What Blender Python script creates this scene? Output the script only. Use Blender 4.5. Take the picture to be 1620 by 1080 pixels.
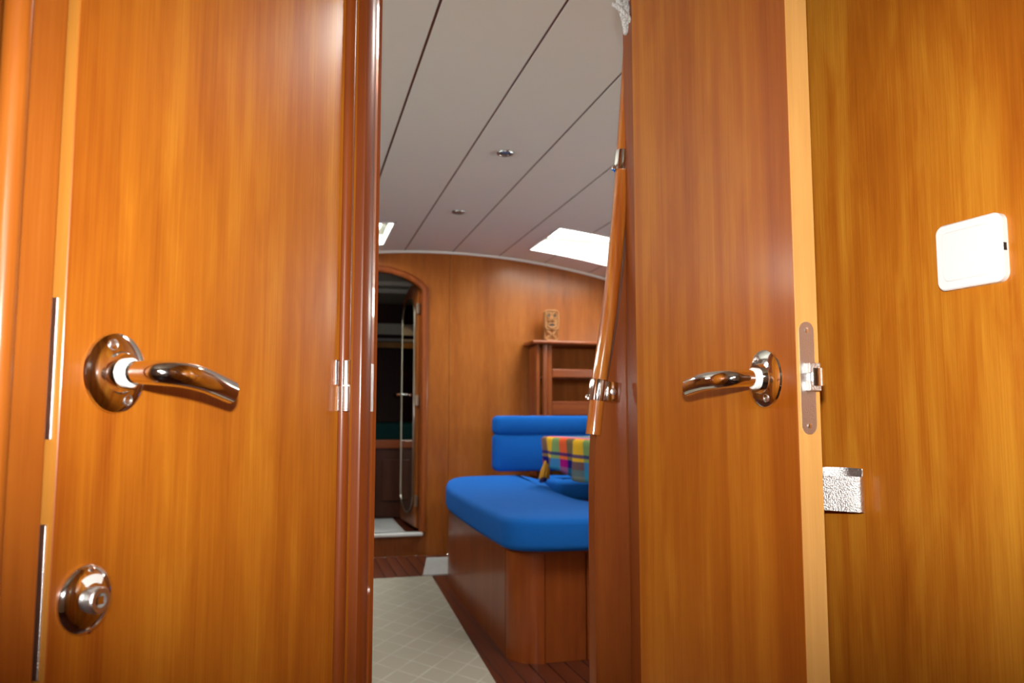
import bpy, bmesh, math, random
from mathutils import Vector, Matrix
random.seed(4)
R = math.radians
scene = bpy.context.scene
COL = scene.collection
for o in list(bpy.data.objects):
    bpy.data.objects.remove(o, do_unlink=True)

# ------------------------------------------------------------------ camera
CAM_H = 0.88
cam_d = bpy.data.cameras.new('camera')
cam = bpy.data.objects.new('camera', cam_d); COL.objects.link(cam)
cam_d.sensor_width = 36.0
cam_d.lens = 1270.0 / 1620.0 * 36.0
cam_d.clip_start = 0.01
cam.location = (0, 0, CAM_H)
cam.rotation_euler = (R(90 + 5.398), 0, R(-15.008))
cam_d.dof.use_dof = True
cam_d.dof.focus_distance = 0.92
cam_d.dof.aperture_fstop = 9.0
scene.camera = cam

# ------------------------------------------------------------------ daylight, flash, exposure
SKY = 31.0
X_L, X_R = -1.15, 2.95
FLASH = 47.0
world = bpy.data.worlds.new('sky'); scene.world = world
world.use_nodes = True
bg = world.node_tree.nodes['Background']
bg.inputs[0].default_value = (1.0, 0.97, 0.90, 1)
bg.inputs[1].default_value = SKY

def portal(name, loc, sx, sy):
    l = bpy.data.lights.new(name, 'AREA'); l.shape = 'RECTANGLE'; l.size = sx; l.size_y = sy
    l.cycles.is_portal = True
    o = bpy.data.objects.new(name, l); COL.objects.link(o); o.location = loc
    return o
HATCH_R = (1.42, 2.12, 4.27, 4.90)     # x0 x1 y0 y1 of the ceiling openings
HATCH_L = (-0.18, 0.515, 4.40, 5.00)
COMPAN = (0.99, 1.50, 1.16, 1.98)
portal('sky_portal_hatch', (1.77, 4.585, 2.07), 0.7, 0.63)
portal('sky_portal_hatch', (0.1675, 4.70, 2.07), 0.7, 0.60)
portal('sky_portal_companionway', (1.245, 1.57, 2.07), 0.51, 0.82)

po = portal('sky_portal_added_port', (-0.10, -1.0, 1.32), 0.40, 0.16); po.rotation_euler = (R(90), 0, 0)
po = portal('sky_portal_added_window', (X_L - 0.05, 2.10, 1.49), 0.17, 1.98); po.rotation_euler = (0, R(-90), 0)
po = portal('sky_portal_added_window', (X_R + 0.05, 2.70, 1.49), 0.17, 1.98); po.rotation_euler = (0, R(90), 0)

fl = bpy.data.lights.new('camera_flash', 'SPOT'); fl.energy = FLASH; fl.color = (1.0, 0.98, 0.95)
fl.spot_size = R(72); fl.spot_blend = 1.0      # the flash reflector
fl.shadow_soft_size = 0.013
flo = bpy.data.objects.new('camera_flash', fl); COL.objects.link(flo)
flo.location = (0.004, 0.0, CAM_H + 0.072); flo.rotation_euler = (R(90 + 5.0), 0, R(-15)); flo.scale = (2.1, 1.0, 1.0)

scene.view_settings.view_transform = 'Standard'
scene.view_settings.look = 'None'
scene.view_settings.gamma = 1.0
scene.view_settings.use_curve_mapping = False
scene.view_settings.exposure = 0.0

# ------------------------------------------------------------------ materials
def base_mat(name):
    m = bpy.data.materials.new(name); m.use_nodes = True
    nt = m.node_tree
    return m, nt, nt.nodes['Principled BSDF']

def plain(name, col, rough=0.5, metal=0.0, spec=0.5, bump=0.0, bscale=200, var=0.0, vscale=30):
    m, nt, b = base_mat(name)
    b.inputs['Base Color'].default_value = (*col, 1)
    b.inputs['Roughness'].default_value = rough
    b.inputs['Metallic'].default_value = metal
    b.inputs['Specular IOR Level'].default_value = spec
    tc = nt.nodes.new('ShaderNodeTexCoord')
    if bump:
        n = nt.nodes.new('ShaderNodeTexNoise'); n.inputs['Scale'].default_value = bscale; n.inputs['Detail'].default_value = 3
        nt.links.new(tc.outputs['Object'], n.inputs['Vector'])
        bp = nt.nodes.new('ShaderNodeBump'); bp.inputs['Strength'].default_value = bump; bp.inputs['Distance'].default_value = 0.002
        nt.links.new(n.outputs['Fac'], bp.inputs['Height']); nt.links.new(bp.outputs['Normal'], b.inputs['Normal'])
    if var:
        n = nt.nodes.new('ShaderNodeTexNoise'); n.inputs['Scale'].default_value = vscale; n.inputs['Detail'].default_value = 4
        nt.links.new(tc.outputs['Object'], n.inputs['Vector'])
        r = nt.nodes.new('ShaderNodeValToRGB')
        r.color_ramp.elements[0].position = 0.3; r.color_ramp.elements[1].position = 0.7
        r.color_ramp.elements[0].color = (*[c * (1 - var) for c in col], 1)
        r.color_ramp.elements[1].color = (*[min(1, c * (1 + var)) for c in col], 1)
        nt.links.new(n.outputs['Fac'], r.inputs['Fac']); nt.links.new(r.outputs['Color'], b.inputs['Base Color'])
    return m

def wood(name, dark, mid, light, axis='Z', seed=0.0, rough=0.38, coat=0.30, crough=0.17, wide=9.0, spec=0.20, planky=0.0):
    """Lacquered veneer: stripes of the veneer leaves, fine pores and a cloudy figure, all stretched along the grain."""
    m, nt, b = base_mat(name)
    N, L = nt.nodes.new, nt.links.new
    tc = N('ShaderNodeTexCoord')
    def noise(across, along, detail, off, distort=0.0, r=0.55):
        mp = N('ShaderNodeMapping')
        s = {'X': (along, across, across), 'Y': (across, along, across), 'Z': (across, across, along)}[axis]
        mp.inputs['Scale'].default_value = s
        mp.inputs['Location'].default_value = (seed + off, seed * 1.7 + off, seed * 0.6)
        L(tc.outputs['Object'], mp.inputs['Vector'])
        n = N('ShaderNodeTexNoise'); n.inputs['Scale'].default_value = 1.0
        n.inputs['Detail'].default_value = detail; n.inputs['Distortion'].default_value = distort
        n.inputs['Roughness'].default_value = r
        L(mp.outputs['Vector'], n.inputs['Vector'])
        return n.outputs['Fac']
    stripes = noise(wide * 4.0, 0.35, 2.0, 0.0)
    fine = noise(600.0, 9.0, 3.0, 3.1)
    cloud = noise(34.0, 6.0, 4.0, 7.7, 0.5)
    def math_n(op, a, bv):
        n = N('ShaderNodeMath'); n.operation = op
        for i, v in enumerate((a, bv)):
            if isinstance(v, (int, float)): n.inputs[i].default_value = v
            else: L(v, n.inputs[i])
        return n.outputs[0]
    band = noise(wide * 1.1, 0.5, 1.0, 12.3)
    t = math_n('ADD', math_n('MULTIPLY', math_n('ADD', math_n('MULTIPLY', band, 0.62), math_n('MULTIPLY', stripes, 0.38)), 0.62), math_n('ADD', math_n('MULTIPLY', fine, 0.15), math_n('MULTIPLY', cloud, 0.23)))
    rp = N('ShaderNodeValToRGB')
    e = rp.color_ramp.elements
    e[0].position = 0.36; e[0].color = (*dark, 1)
    e[1].position = 0.64; e[1].color = (*light, 1)
    k = e.new(0.50); k.color = (*mid, 1)
    L(t, rp.inputs['Fac']); L(rp.outputs['Color'], b.inputs['Base Color'])
    b.inputs['Roughness'].default_value = rough
    b.inputs['Specular IOR Level'].default_value = spec
    b.inputs['Coat Weight'].default_value = coat
    b.inputs['Coat Roughness'].default_value = crough
    bp = N('ShaderNodeBump'); bp.inputs['Strength'].default_value = 0.10; bp.inputs['Distance'].default_value = 0.0006
    L(fine, bp.inputs['Height']); L(bp.outputs['Normal'], b.inputs['Normal'])
    return m

D1, M1, L1 = (0.29, 0.070, 0.005), (0.42, 0.128, 0.009), (0.56, 0.222, 0.019)
M_door_l = wood('veneer_left_door', (0.28, 0.062, 0.005), (0.43, 0.132, 0.009), (0.60, 0.250, 0.021), seed=1.3)
M_door_r = wood('veneer_right_door', (0.26, 0.058, 0.004), (0.37, 0.106, 0.007), (0.49, 0.182, 0.015), seed=5.1, wide=12, coat=0.18, spec=0.14)
M_wall = wood('veneer_wall', (0.25, 0.048, 0.004), (0.46, 0.140, 0.010), (0.66, 0.290, 0.026), seed=9.4, wide=7)
M_bulk = wood('veneer_bulkhead', (0.19, 0.048, 0.007), (0.28, 0.078, 0.010), (0.36, 0.115, 0.017), seed=14.2, wide=4)
M_matt = wood('matt_back_veneer', (0.17, 0.045, 0.007), (0.25, 0.072, 0.010), (0.32, 0.105, 0.016), seed=23.0, coat=0.0, spec=0.1, rough=0.6)
M_frame = wood('solid_frame', (0.15, 0.030, 0.005), (0.21, 0.046, 0.007), (0.28, 0.072, 0.012), seed=3.3, wide=10)
M_frame_x = wood('solid_rail_x', (0.14, 0.027, 0.005), (0.20, 0.042, 0.007), (0.26, 0.065, 0.011), axis='X', seed=2.3, wide=10)
M_panel = wood('veneer_panel_dark', (0.12, 0.025, 0.005), (0.18, 0.040, 0.007), (0.24, 0.062, 0.010), seed=17.0, wide=8)
M_jamb = wood('veneer_jamb', (0.24, 0.056, 0.006), (0.34, 0.092, 0.010), (0.44, 0.145, 0.02), seed=19.0, wide=8)
M_edge = wood('edge_band', (0.52, 0.25, 0.065), (0.62, 0.32, 0.09), (0.70, 0.38, 0.115), seed=2.0, wide=14, coat=0.3)
M_edge_l = wood('edge_band_orange', (0.40, 0.14, 0.018), (0.48, 0.19, 0.028), (0.54, 0.23, 0.04), seed=2.0, wide=14, coat=0.2)
M_pole = wood('pole_teak', (0.22, 0.045, 0.006), (0.36, 0.09, 0.01), (0.50, 0.20, 0.03), seed=6.0, wide=36, coat=1.0, crough=0.04, rough=0.3)
M_floor = wood('floor_teak', (0.05, 0.011, 0.005), (0.075, 0.016, 0.006), (0.105, 0.025, 0.009), axis='Y', seed=8.0, wide=6, coat=0.35, crough=0.22)
M_base = wood('settee_veneer', (0.13, 0.027, 0.005), (0.19, 0.044, 0.007), (0.25, 0.064, 0.010), seed=11.0, wide=6)
M_ply = wood('plywood_edge', (0.25, 0.12, 0.05), (0.38, 0.2, 0.09), (0.5, 0.3, 0.15), seed=1.0, wide=60, coat=0.1)
M_carv = wood('carving_wood', (0.18, 0.07, 0.022), (0.28, 0.12, 0.04), (0.36, 0.17, 0.06), seed=4.0, wide=12, coat=0.05, rough=0.6)
M_chrome = plain('polished_chrome', (0.88, 0.88, 0.88), 0.085, 1.0)
M_steel = plain('brushed_steel', (0.76, 0.75, 0.74), 0.32, 1.0, bump=0.25, bscale=900)
M_cast = plain('worn_cast_metal', (0.78, 0.77, 0.74), 0.38, 1.0, bump=0.6, bscale=700, var=0.12, vscale=400)
M_gilt = plain('tarnished_hinge_metal', (0.46, 0.43, 0.34), 0.3, 1.0)
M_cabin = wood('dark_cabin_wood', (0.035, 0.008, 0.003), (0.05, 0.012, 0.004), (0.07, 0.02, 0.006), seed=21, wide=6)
M_mat = plain('pale_mat_pile', (0.38, 0.375, 0.36), 0.95, spec=0.1, bump=0.6, bscale=500, var=0.08, vscale=60)
M_bezel = plain('beige_hatch_bezel', (0.26, 0.25, 0.19), 0.5)
M_mirror = plain('mirror_glass', (0.80, 0.84, 0.82), 0.01, 1.0)
M_nylon = plain('white_nylon', (0.85, 0.83, 0.78), 0.4)
M_plast = plain('white_plastic', (0.90, 0.89, 0.86), 0.35)
M_ceil = plain('cream_headliner', (0.82, 0.83, 0.73), 0.55, bump=0.25, bscale=1400)
M_white = plain('white_liner', (0.82, 0.81, 0.77), 0.45)
M_grey = plain('pale_grey_trim', (0.55, 0.55, 0.54), 0.4)
M_caulk = plain('black_caulk', (0.012, 0.009, 0.008), 0.6)
M_seam = wood('ceiling_batten', (0.08, 0.016, 0.006), (0.12, 0.026, 0.008), (0.16, 0.04, 0.012), axis='Y', seed=2.0, coat=0.2)
M_blue = plain('blue_wool_fabric', (0.005, 0.105, 0.42), 0.9, spec=0.15, bump=0.8, bscale=900, var=0.10, vscale=300)
M_green = plain('dark_green_fabric', (0.003, 0.020, 0.018), 0.9, spec=0.1, bump=0.5, bscale=700)
M_rope = plain('pale_grey_rope', (0.62, 0.61, 0.58), 0.75, bump=1.0, bscale=420, var=0.35, vscale=500)
M_dark = plain('dark_recess', (0.02, 0.016, 0.014), 0.7)
M_lens = plain('frosted_lamp_lens', (0.12, 0.14, 0.14), 0.3)
M_ring = plain('grey_lamp_ring', (0.36, 0.38, 0.37), 0.28, 1.0)
M_tas_y = plain('yellow_fringe', (0.62, 0.30, 0.02), 0.9, bump=1.0, bscale=300)
M_tas_n = plain('navy_fringe', (0.015, 0.014, 0.10), 0.9, bump=1.0, bscale=300)
M_hull = plain('white_hull_liner', (0.66, 0.63, 0.56), 0.5)
M_print = plain('black_engraving', (0.03, 0.03, 0.03), 0.5)

def glass_mat():
    m, nt, b = base_mat('acrylic_hatch_glass')
    nt.nodes.remove(b)
    tr = nt.nodes.new('ShaderNodeBsdfTransparent'); tr.inputs[0].default_value = (0.93, 0.97, 0.98, 1)
    gl = nt.nodes.new('ShaderNodeBsdfGlossy'); gl.inputs['Roughness'].default_value = 0.02
    mx = nt.nodes.new('ShaderNodeMixShader'); mx.inputs[0].default_value = 0.06
    nt.links.new(tr.outputs[0], mx.inputs[1]); nt.links.new(gl.outputs[0], mx.inputs[2])
    nt.links.new(mx.outputs[0], nt.nodes['Material Output'].inputs['Surface'])
    return m
M_glass = glass_mat()

def carpet_mat():
    m, nt, b = base_mat('beige_diamond_carpet')
    N, L = nt.nodes.new, nt.links.new
    tc = N('ShaderNodeTexCoord'); sp = N('ShaderNodeSeparateXYZ'); L(tc.outputs['Object'], sp.inputs[0])
    def mn(op, a, bv=None, c=None):
        n = N('ShaderNodeMath'); n.operation = op
        for i, v in enumerate((a, bv, c)):
            if v is None: continue
            if isinstance(v, (int, float)): n.inputs[i].default_value = v
            else: L(v, n.inputs[i])
        return n.outputs[0]
    # woven lattice: two families of diagonal lines
    X = mn('MULTIPLY', sp.outputs['X'], 1 / 0.125); Y = mn('MULTIPLY', sp.outputs['Y'], 1 / 0.19)
    def lines(s):
        a = mn('ADD', X, mn('MULTIPLY', Y, s))
        f = mn('ABSOLUTE', mn('SUBTRACT', mn('FRACT', a), 0.5))
        return mn('LESS_THAN', f, 0.035)
    ln = mn('MAXIMUM', lines(1), lines(-1))
    nz = N('ShaderNodeTexNoise'); nz.inputs['Scale'].default_value = 9; nz.inputs['Detail'].default_value = 3
    L(tc.outputs['Object'], nz.inputs['Vector'])
    fac = mn('MULTIPLY', ln, mn('MULTIPLY', mn('POWER', nz.outputs['Fac'], 2.0), 2.2))
    mx = N('ShaderNodeMixRGB'); mx.inputs[1].default_value = (0.31, 0.285, 0.23, 1); mx.inputs[2].default_value = (0.40, 0.375, 0.315, 1)
    L(fac, mx.inputs[0]); L(mx.outputs[0], b.inputs['Base Color'])
    b.inputs['Roughness'].default_value = 0.95; b.inputs['Specular IOR Level'].default_value = 0.1
    pile = N('ShaderNodeTexNoise'); pile.inputs['Scale'].default_value = 500
    L(tc.outputs['Object'], pile.inputs['Vector'])
    bp = N('ShaderNodeBump'); bp.inputs['Strength'].default_value = 0.6; bp.inputs['Distance'].default_value = 0.003
    L(pile.outputs['Fac'], bp.inputs['Height']); L(bp.outputs['Normal'], b.inputs['Normal'])
    return m
M_carpet = carpet_mat()

def plaid_mat():
    """Woven cotton plaid: warp and weft stripes read from the cloth's own UVs (metres), averaged like a weave."""
    m, nt, b = base_mat('plaid_tablecloth')
    N, L = nt.nodes.new, nt.links.new
    uv = N('ShaderNodeUVMap'); uv.uv_map = 'UVMap'
    sp = N('ShaderNodeSeparateXYZ'); L(uv.outputs[0], sp.inputs[0])
    def ramp(src, period, stops, off=0.0):
        a = N('ShaderNodeMath'); a.operation = 'MULTIPLY_ADD'; a.inputs[1].default_value = 1 / period; a.inputs[2].default_value = off
        L(src, a.inputs[0])
        f = N('ShaderNodeMath'); f.operation = 'FRACT'; L(a.outputs[0], f.inputs[0])
        r = N('ShaderNodeValToRGB'); r.color_ramp.interpolation = 'CONSTANT'
        e = r.color_ramp.elements
        e[0].position = 0; e[0].color = (*stops[0][1], 1)
        e[1].position = stops[1][0]; e[1].color = (*stops[1][1], 1)
        for p, c in stops[2:]:
            k = e.new(p); k.color = (*c, 1)
        L(f.outputs[0], r.inputs[0]); return r.outputs[0]
    brown, yel, grn, red, olv = (0.22, 0.12, 0.07), (0.80, 0.46, 0.02), (0.22, 0.36, 0.12), (0.90, 0.13, 0.03), (0.20, 0.15, 0.07)
    pink, navy, teal, mag, sky = (0.95, 0.04, 0.16), (0.010, 0.010, 0.16), (0.0, 0.22, 0.26), (0.55, 0.0, 0.20), (0.06, 0.28, 0.50)
    P_ = 0.92
    warp = ramp(sp.outputs['X'], P_, [(0, brown), (0.05, yel), (0.17, grn), (0.28, red), (0.40, olv), (0.51, yel), (0.65, grn), (0.78, red), (0.95, brown)], -0.03)
    warp2 = ramp(sp.outputs['X'], P_, [(0, navy), (0.05, brown), (0.17, sky), (0.28, mag), (0.40, navy), (0.51, brown), (0.65, sky), (0.78, mag), (0.95, navy)], -0.03)
    g = lambda v: (v, v, v)
    Q_ = 0.60     # v = 0 at the table edge; the hanging skirt is positive, the table top wraps to the end of the period
    weft = ramp(sp.outputs['Y'], Q_, [(0, olv), (0.13, navy), (0.16, yel), (0.185, navy), (0.25, teal), (0.45, grn), (0.55, olv), (0.65, teal), (0.74, navy), (0.80, sky), (0.89, pink)])
    wfac = ramp(sp.outputs['Y'], Q_, [(0, g(0.04)), (0.13, g(0.85)), (0.16, g(0.10)), (0.185, g(0.22)), (0.25, g(0.45)), (0.45, g(0.7)), (0.89, g(0.78))])
    sel = ramp(sp.outputs['Y'], Q_, [(0, g(0)), (0.185, g(1)), (0.30, g(0.75)), (0.45, g(0.3)), (0.89, g(0))])
    wx = N('ShaderNodeMixRGB'); L(sel, wx.inputs[0]); L(warp, wx.inputs[1]); L(warp2, wx.inputs[2])
    mx = N('ShaderNodeMixRGB'); L(wfac, mx.inputs[0])
    L(wx.outputs[0], mx.inputs[1]); L(weft, mx.inputs[2]); L(mx.outputs[0], b.inputs['Base Color'])
    b.inputs['Roughness'].default_value = 0.9; b.inputs['Specular IOR Level'].default_value = 0.1
    return m
M_plaid = plaid_mat()

# ------------------------------------------------------------------ mesh helpers
def obj(name, bm, mat, parent=None, smooth=False, angle=None):
    bmesh.ops.recalc_face_normals(bm, faces=bm.faces[:])
    me = bpy.data.meshes.new(name); bm.to_mesh(me); bm.free()
    me.materials.append(mat)
    if smooth:
        me.polygons.foreach_set('use_smooth', [True] * len(me.polygons))
        if angle is not None:
            me.set_sharp_from_angle(angle=R(angle))
    o = bpy.data.objects.new(name, me); COL.objects.link(o)
    if parent: o.parent = parent
    return o

def empty(name, loc=(0, 0, 0), rz=0.0):
    o = bpy.data.objects.new(name, None); COL.objects.link(o)
    o.location = loc; o.rotation_euler = (0, 0, rz); o.empty_display_size = 0.05
    return o

def tag(o, label=None, cat=None, group=None, kind=None):
    if label: o['label'] = label
    if cat: o['category'] = cat
    if group: o['group'] = group
    if kind: o['kind'] = kind
    return o

def new(): return bmesh.new()

def box(bm, a, b, bev=0.0, seg=2):
    a, b = Vector(a), Vector(b)
    ret = bmesh.ops.create_cube(bm, size=1.0)
    vs = ret['verts']
    c, s = (a + b) / 2, b - a
    for v in vs: v.co = Vector((v.co.x * s.x, v.co.y * s.y, v.co.z * s.z)) + c
    if bev > 0:
        es = list({e for v in vs for e in v.link_edges})
        bmesh.ops.bevel(bm, geom=es, offset=bev, segments=seg, affect='EDGES', profile=0.5)
    return bm

def prism(bm, pts, a0, a1, axis='Z'):
    """Extrude a 2-D outline along an axis. Z: (x,y); Y: (x,z); X: (y,z)."""
    def P(p, a):
        return {'Z': (p[0], p[1], a), 'Y': (p[0], a, p[1]), 'X': (a, p[0], p[1])}[axis]
    lo = [bm.verts.new(P(p, a0)) for p in pts]; hi = [bm.verts.new(P(p, a1)) for p in pts]
    n = len(pts)
    f0 = bm.faces.new(lo); f1 = bm.faces.new(list(reversed(hi)))
    for i in range(n):
        bm.faces.new((lo[i], lo[(i + 1) % n], hi[(i + 1) % n], hi[i]))
    f0.normal_update(); f1.normal_update()
    bmesh.ops.triangulate(bm, faces=[f0, f1])
    return bm

def lathe(bm, prof, origin=(0, 0, 0), axis=(0, 0, 1), seg=40):
    """prof: list of (radius, height) along the axis."""
    ax = Vector(axis).normalized()
    h = Vector((1, 0, 0)) if abs(ax.x) < 0.9 else Vector((0, 1, 0))
    u = ax.cross(h).normalized(); v = ax.cross(u)
    o = Vector(origin); rings = []
    for r, z in prof:
        if r < 1e-6: rings.append([bm.verts.new(o + ax * z)])
        else: rings.append([bm.verts.new(o + ax * z + (u * math.cos(2 * math.pi * i / seg) + v * math.sin(2 * math.pi * i / seg)) * r) for i in range(seg)])
    for A, B in zip(rings, rings[1:]):
        for i in range(seg):
            j = (i + 1) % seg
            if len(A) == 1 and len(B) == 1: continue
            if len(A) == 1: bm.faces.new((A[0], B[i], B[j]))
            elif len(B) == 1: bm.faces.new((A[i], A[j], B[0]))
            else: bm.faces.new((A[i], A[j], B[j], B[i]))
    if len(rings[0]) > 1: bm.faces.new(rings[0])
    if len(rings[-1]) > 1: bm.faces.new(list(reversed(rings[-1])))
    return bm

def tube(bm, path, rad, seg=12, flat=None, closed=False, up=(0, 0, 1)):
    """Sweep an ellipse (rad x rad*flat) along a path; rad/flat may be lists."""
    P = [Vector(p) for p in path]; n = len(P); rings = []
    upv = Vector(up)
    for i, p in enumerate(P):
        if closed: t = P[(i + 1) % n] - P[i - 1]
        else: t = P[min(i + 1, n - 1)] - P[max(i - 1, 0)]
        t.normalize()
        s = t.cross(upv)
        if s.length < 1e-4: s = t.cross(Vector((1, 0, 0)))
        s.normalize(); w = s.cross(t).normalized()
        r = rad[i] if isinstance(rad, (list, tuple)) else rad
        f = 1.0 if flat is None else (flat[i] if isinstance(flat, (list, tuple)) else flat)
        rings.append([bm.verts.new(p + w * r * math.cos(2 * math.pi * k / seg) + s * r * f * math.sin(2 * math.pi * k / seg)) for k in range(seg)])
    m = n if closed else n - 1
    for i in range(m):
        A, B = rings[i], rings[(i + 1) % n]
        for k in range(seg):
            j = (k + 1) % seg
            bm.faces.new((A[k], A[j], B[j], B[k]))
    if not closed:
        bm.faces.new(rings[0]); bm.faces.new(list(reversed(rings[-1])))
    return bm

def spline(pts, n=8, closed=False):
    """Catmull-Rom through points of any dimension."""
    P = [Vector(p) for p in pts]; out = []; m = len(P)
    rng = range(m) if closed else range(m - 1)
    for i in rng:
        if closed: p0, p1, p2, p3 = P[i - 1], P[i], P[(i + 1) % m], P[(i + 2) % m]
        else: p0, p1, p2, p3 = P[max(i - 1, 0)], P[i], P[i + 1], P[min(i + 2, m - 1)]
        for k in range(n):
            t = k / n
            out.append(0.5 * ((2 * p1) + (p2 - p0) * t + (2 * p0 - 5 * p1 + 4 * p2 - p3) * t * t + (3 * p1 - p0 - 3 * p2 + p3) * t ** 3))
    if not closed: out.append(P[-1])
    return out

def inset(pts, d):
    """Inset a closed counter-clockwise 2-D outline."""
    n = len(pts); out = []
    for i in range(n):
        a, b, c = Vector(pts[i - 1][:2]), Vector(pts[i][:2]), Vector(pts[(i + 1) % n][:2])
        e1 = (b - a).normalized(); e2 = (c - b).normalized()
        n1 = Vector((-e1.y, e1.x)); n2 = Vector((-e2.y, e2.x))
        nn = (n1 + n2)
        if nn.length < 1e-6: nn = n1
        nn.normalize()
        k = max(0.5, nn.dot(n1))
        out.append(b + nn * d / k)
    return out

def cushion(bm, outline, z0, z1, r=0.03, crown=0.006, seg=5, cin=0.035):
    pts = [Vector(p[:2]) for p in outline]
    area = sum(pts[i - 1].x * pts[i].y - pts[i].x * pts[i - 1].y for i in range(len(pts)))
    if area < 0: pts.reverse()
    rows = []
    for k in range(seg + 1):
        a = math.pi / 2 * k / seg
        rows.append((r * (1 - math.sin(a)), z0 + r * (1 - math.cos(a))))
    for k in range(seg + 1):
        a = math.pi / 2 * k / seg
        rows.append((r * (1 - math.cos(a)), z1 - r * (1 - math.sin(a))))
    rows.append((r + cin, z1 + crown))
    rings = []
    for d, z in rows:
        q = inset(pts, d) if d > 1e-6 else pts
        rings.append([bm.verts.new((p.x, p.y, z)) for p in q])
    n = len(pts)
    for A, B in zip(rings, rings[1:]):
        for i in range(n):
            j = (i + 1) % n
            bm.faces.new((A[i], A[j], B[j], B[i]))
    f0 = bm.faces.new(list(reversed(rings[0]))); f1 = bm.faces.new(rings[-1])
    f0.normal_update(); f1.normal_update()
    bmesh.ops.triangulate(bm, faces=[f0, f1])
    return bm

def rrect(w, h, r, n=5, cx=0, cy=0):
    out = []
    for sx, sy, a0 in ((1, 1, 0), (-1, 1, 90), (-1, -1, 180), (1, -1, 270)):
        for k in range(n + 1):
            a = R(a0 + 90 * k / n)
            out.append((cx + sx * (w / 2 - r) + r * math.cos(a), cy + sy * (h / 2 - r) + r * math.sin(a)))
    return out

# ================================================================== THE SETTING
def ceil_z(x): return 1.98 - 0.10 * (x - 0.95) ** 2 if x > -0.2 else 1.98 - 0.10 * 1.3225 - 0.03 * (-0.2 - x)
X0, X1, Y0, Y1 = -1.15, 2.95, -0.95, 5.22

# floor: caulked teak planks
floor = tag(obj('floor', box(new(), (X0, Y0, -0.05), (X1, Y1 + 0.03, -0.004)), M_caulk), 'dark red teak plank floor with black caulked seams', 'floor', kind='structure')
pw = 0.066
meshes = []
x = X0; i = 0
while x < X1 - 0.01:
    x2 = min(x + pw - 0.004, X1)
    if not meshes or abs((x2 - x) - (pw - 0.004)) > 1e-4:
        o = obj('plank', box(new(), (0, Y0, -0.004), (x2 - x, Y1, 0.0), 0.0008, 1), M_floor, floor)
        meshes.append(o.data)
    else:
        o = bpy.data.objects.new('plank', meshes[0]); COL.objects.link(o); o.parent = floor
    o.location = (x, 0, 0)
    x += pw; i += 1

# ceiling: cream headliner panels between dark battens, cambered
ceiling = tag(obj('ceiling', box(new(), (X0, Y0, 1.70), (X0 + 0.02, Y1, 1.73)), M_ceil), 'cream cambered ceiling panels divided by thin dark wooden battens', 'ceiling', kind='structure')
seams = [-1.15, -0.97, -0.645, -0.32, 0.005, 0.333, 0.665, 0.985, 1.305, 1.625, 1.945, 2.265, 2.585, 2.95]
holes = [HATCH_R, HATCH_L, COMPAN]
for a, b in zip(seams, seams[1:]):
    bm = new()
    g = 0.0045
    xs = sorted({a + g, b - g} | {v for h in holes for v in h[:2] if a + g < v < b - g} | {a + g + (b - a - 2 * g) * k / 4 for k in (1, 2, 3)})
    for p, q in zip(xs, xs[1:]):
        mid = (p + q) / 2
        cuts = sorted((h[2], h[3]) for h in holes if h[0] - 1e-6 <= mid <= h[1] + 1e-6)
        ys = [Y0]
        for c in cuts: ys += [c[0], c[1]]
        ys.append(Y1)
        for k in range(0, len(ys), 2):
            vs = [bm.verts.new(v) for v in ((p, ys[k], ceil_z(p)), (q, ys[k], ceil_z(q)), (q, ys[k + 1], ceil_z(q)), (p, ys[k + 1], ceil_z(p)))]
            f = bm.faces.new(vs)
    bmesh.ops.remove_doubles(bm, verts=bm.verts[:], dist=1e-5)
    r = bmesh.ops.extrude_face_region(bm, geom=bm.faces[:])
    for v in [g_ for g_ in r['geom'] if isinstance(g_, bmesh.types.BMVert)]: v.co.z += 0.018
    obj('ceiling_panel', bm, M_ceil, ceiling)
for s in seams[1:-1]:
    segs = [(Y0, Y1)]
    for h in holes:
        if h[0] < s < h[1]:
            segs = [(u, v) for p, q in segs for u, v in ((p, min(q, h[2])), (max(p, h[3]), q)) if v - u > 0.01]
    bm = new()
    z = ceil_z(s)
    for p, q in segs: box(bm, (s - 0.0046, p, z + 0.003), (s + 0.0046, q, z + 0.02))
    obj('batten', bm, M_seam, ceiling)
# closing deck above the headliner so that daylight comes only through the openings
bm = new()
xs = sorted([X0 - 0.1, X1 + 0.1] + [v for h in holes for v in h[:2]])
for p, q in zip(xs, xs[1:]):
    mid = (p + q) / 2
    cuts = sorted((h[2], h[3]) for h in holes if h[0] - 1e-6 <= mid <= h[1] + 1e-6)
    ys = [Y0 - 0.1] + [v for c in cuts for v in c] + [Y1 + 0.02]
    for k in range(0, len(ys), 2):
        box(bm, (p, ys[k], 2.02), (q, ys[k + 1], 2.06))
obj('deck', bm, M_white, ceiling)

# far bulkhead with the arched doorway
DX0, DX1, DZ0 = 0.215, 0.785, 0.150
arch = [(DX1, 1.715), (0.762, 1.738), (0.72, 1.768), (0.66, 1.797), (0.58, 1.819), (0.50, 1.826)]
left_arch = [(1.0 - p[0], p[1]) for p in reversed(arch)]
BY = Y1
wf = tag(obj('wall_front', box(new(), (X0, BY + 0.032, 0), (DX0 - 0.05, BY + 0.045, 2.02)), M_bulk), 'orange-brown veneered bulkhead at the far end of the saloon', 'wall', kind='structure')
obj('backing', prism(new(), [(DX1 + 0.05, 0), (X1, 0), (X1, 2.02), (DX1 + 0.05, 2.02)], BY + 0.032, BY + 0.045, 'Y'), M_dark, wf)
CX = 0.5
right_half = [(CX, 0.0), (0.9685, 0.0), (0.9685, 2.02), (CX, 2.02)] + list(reversed(arch)) + [(DX1, DZ0), (CX, DZ0)]
obj('panel', prism(new(), right_half, BY, BY + 0.032, 'Y'), M_bulk, wf)
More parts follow.
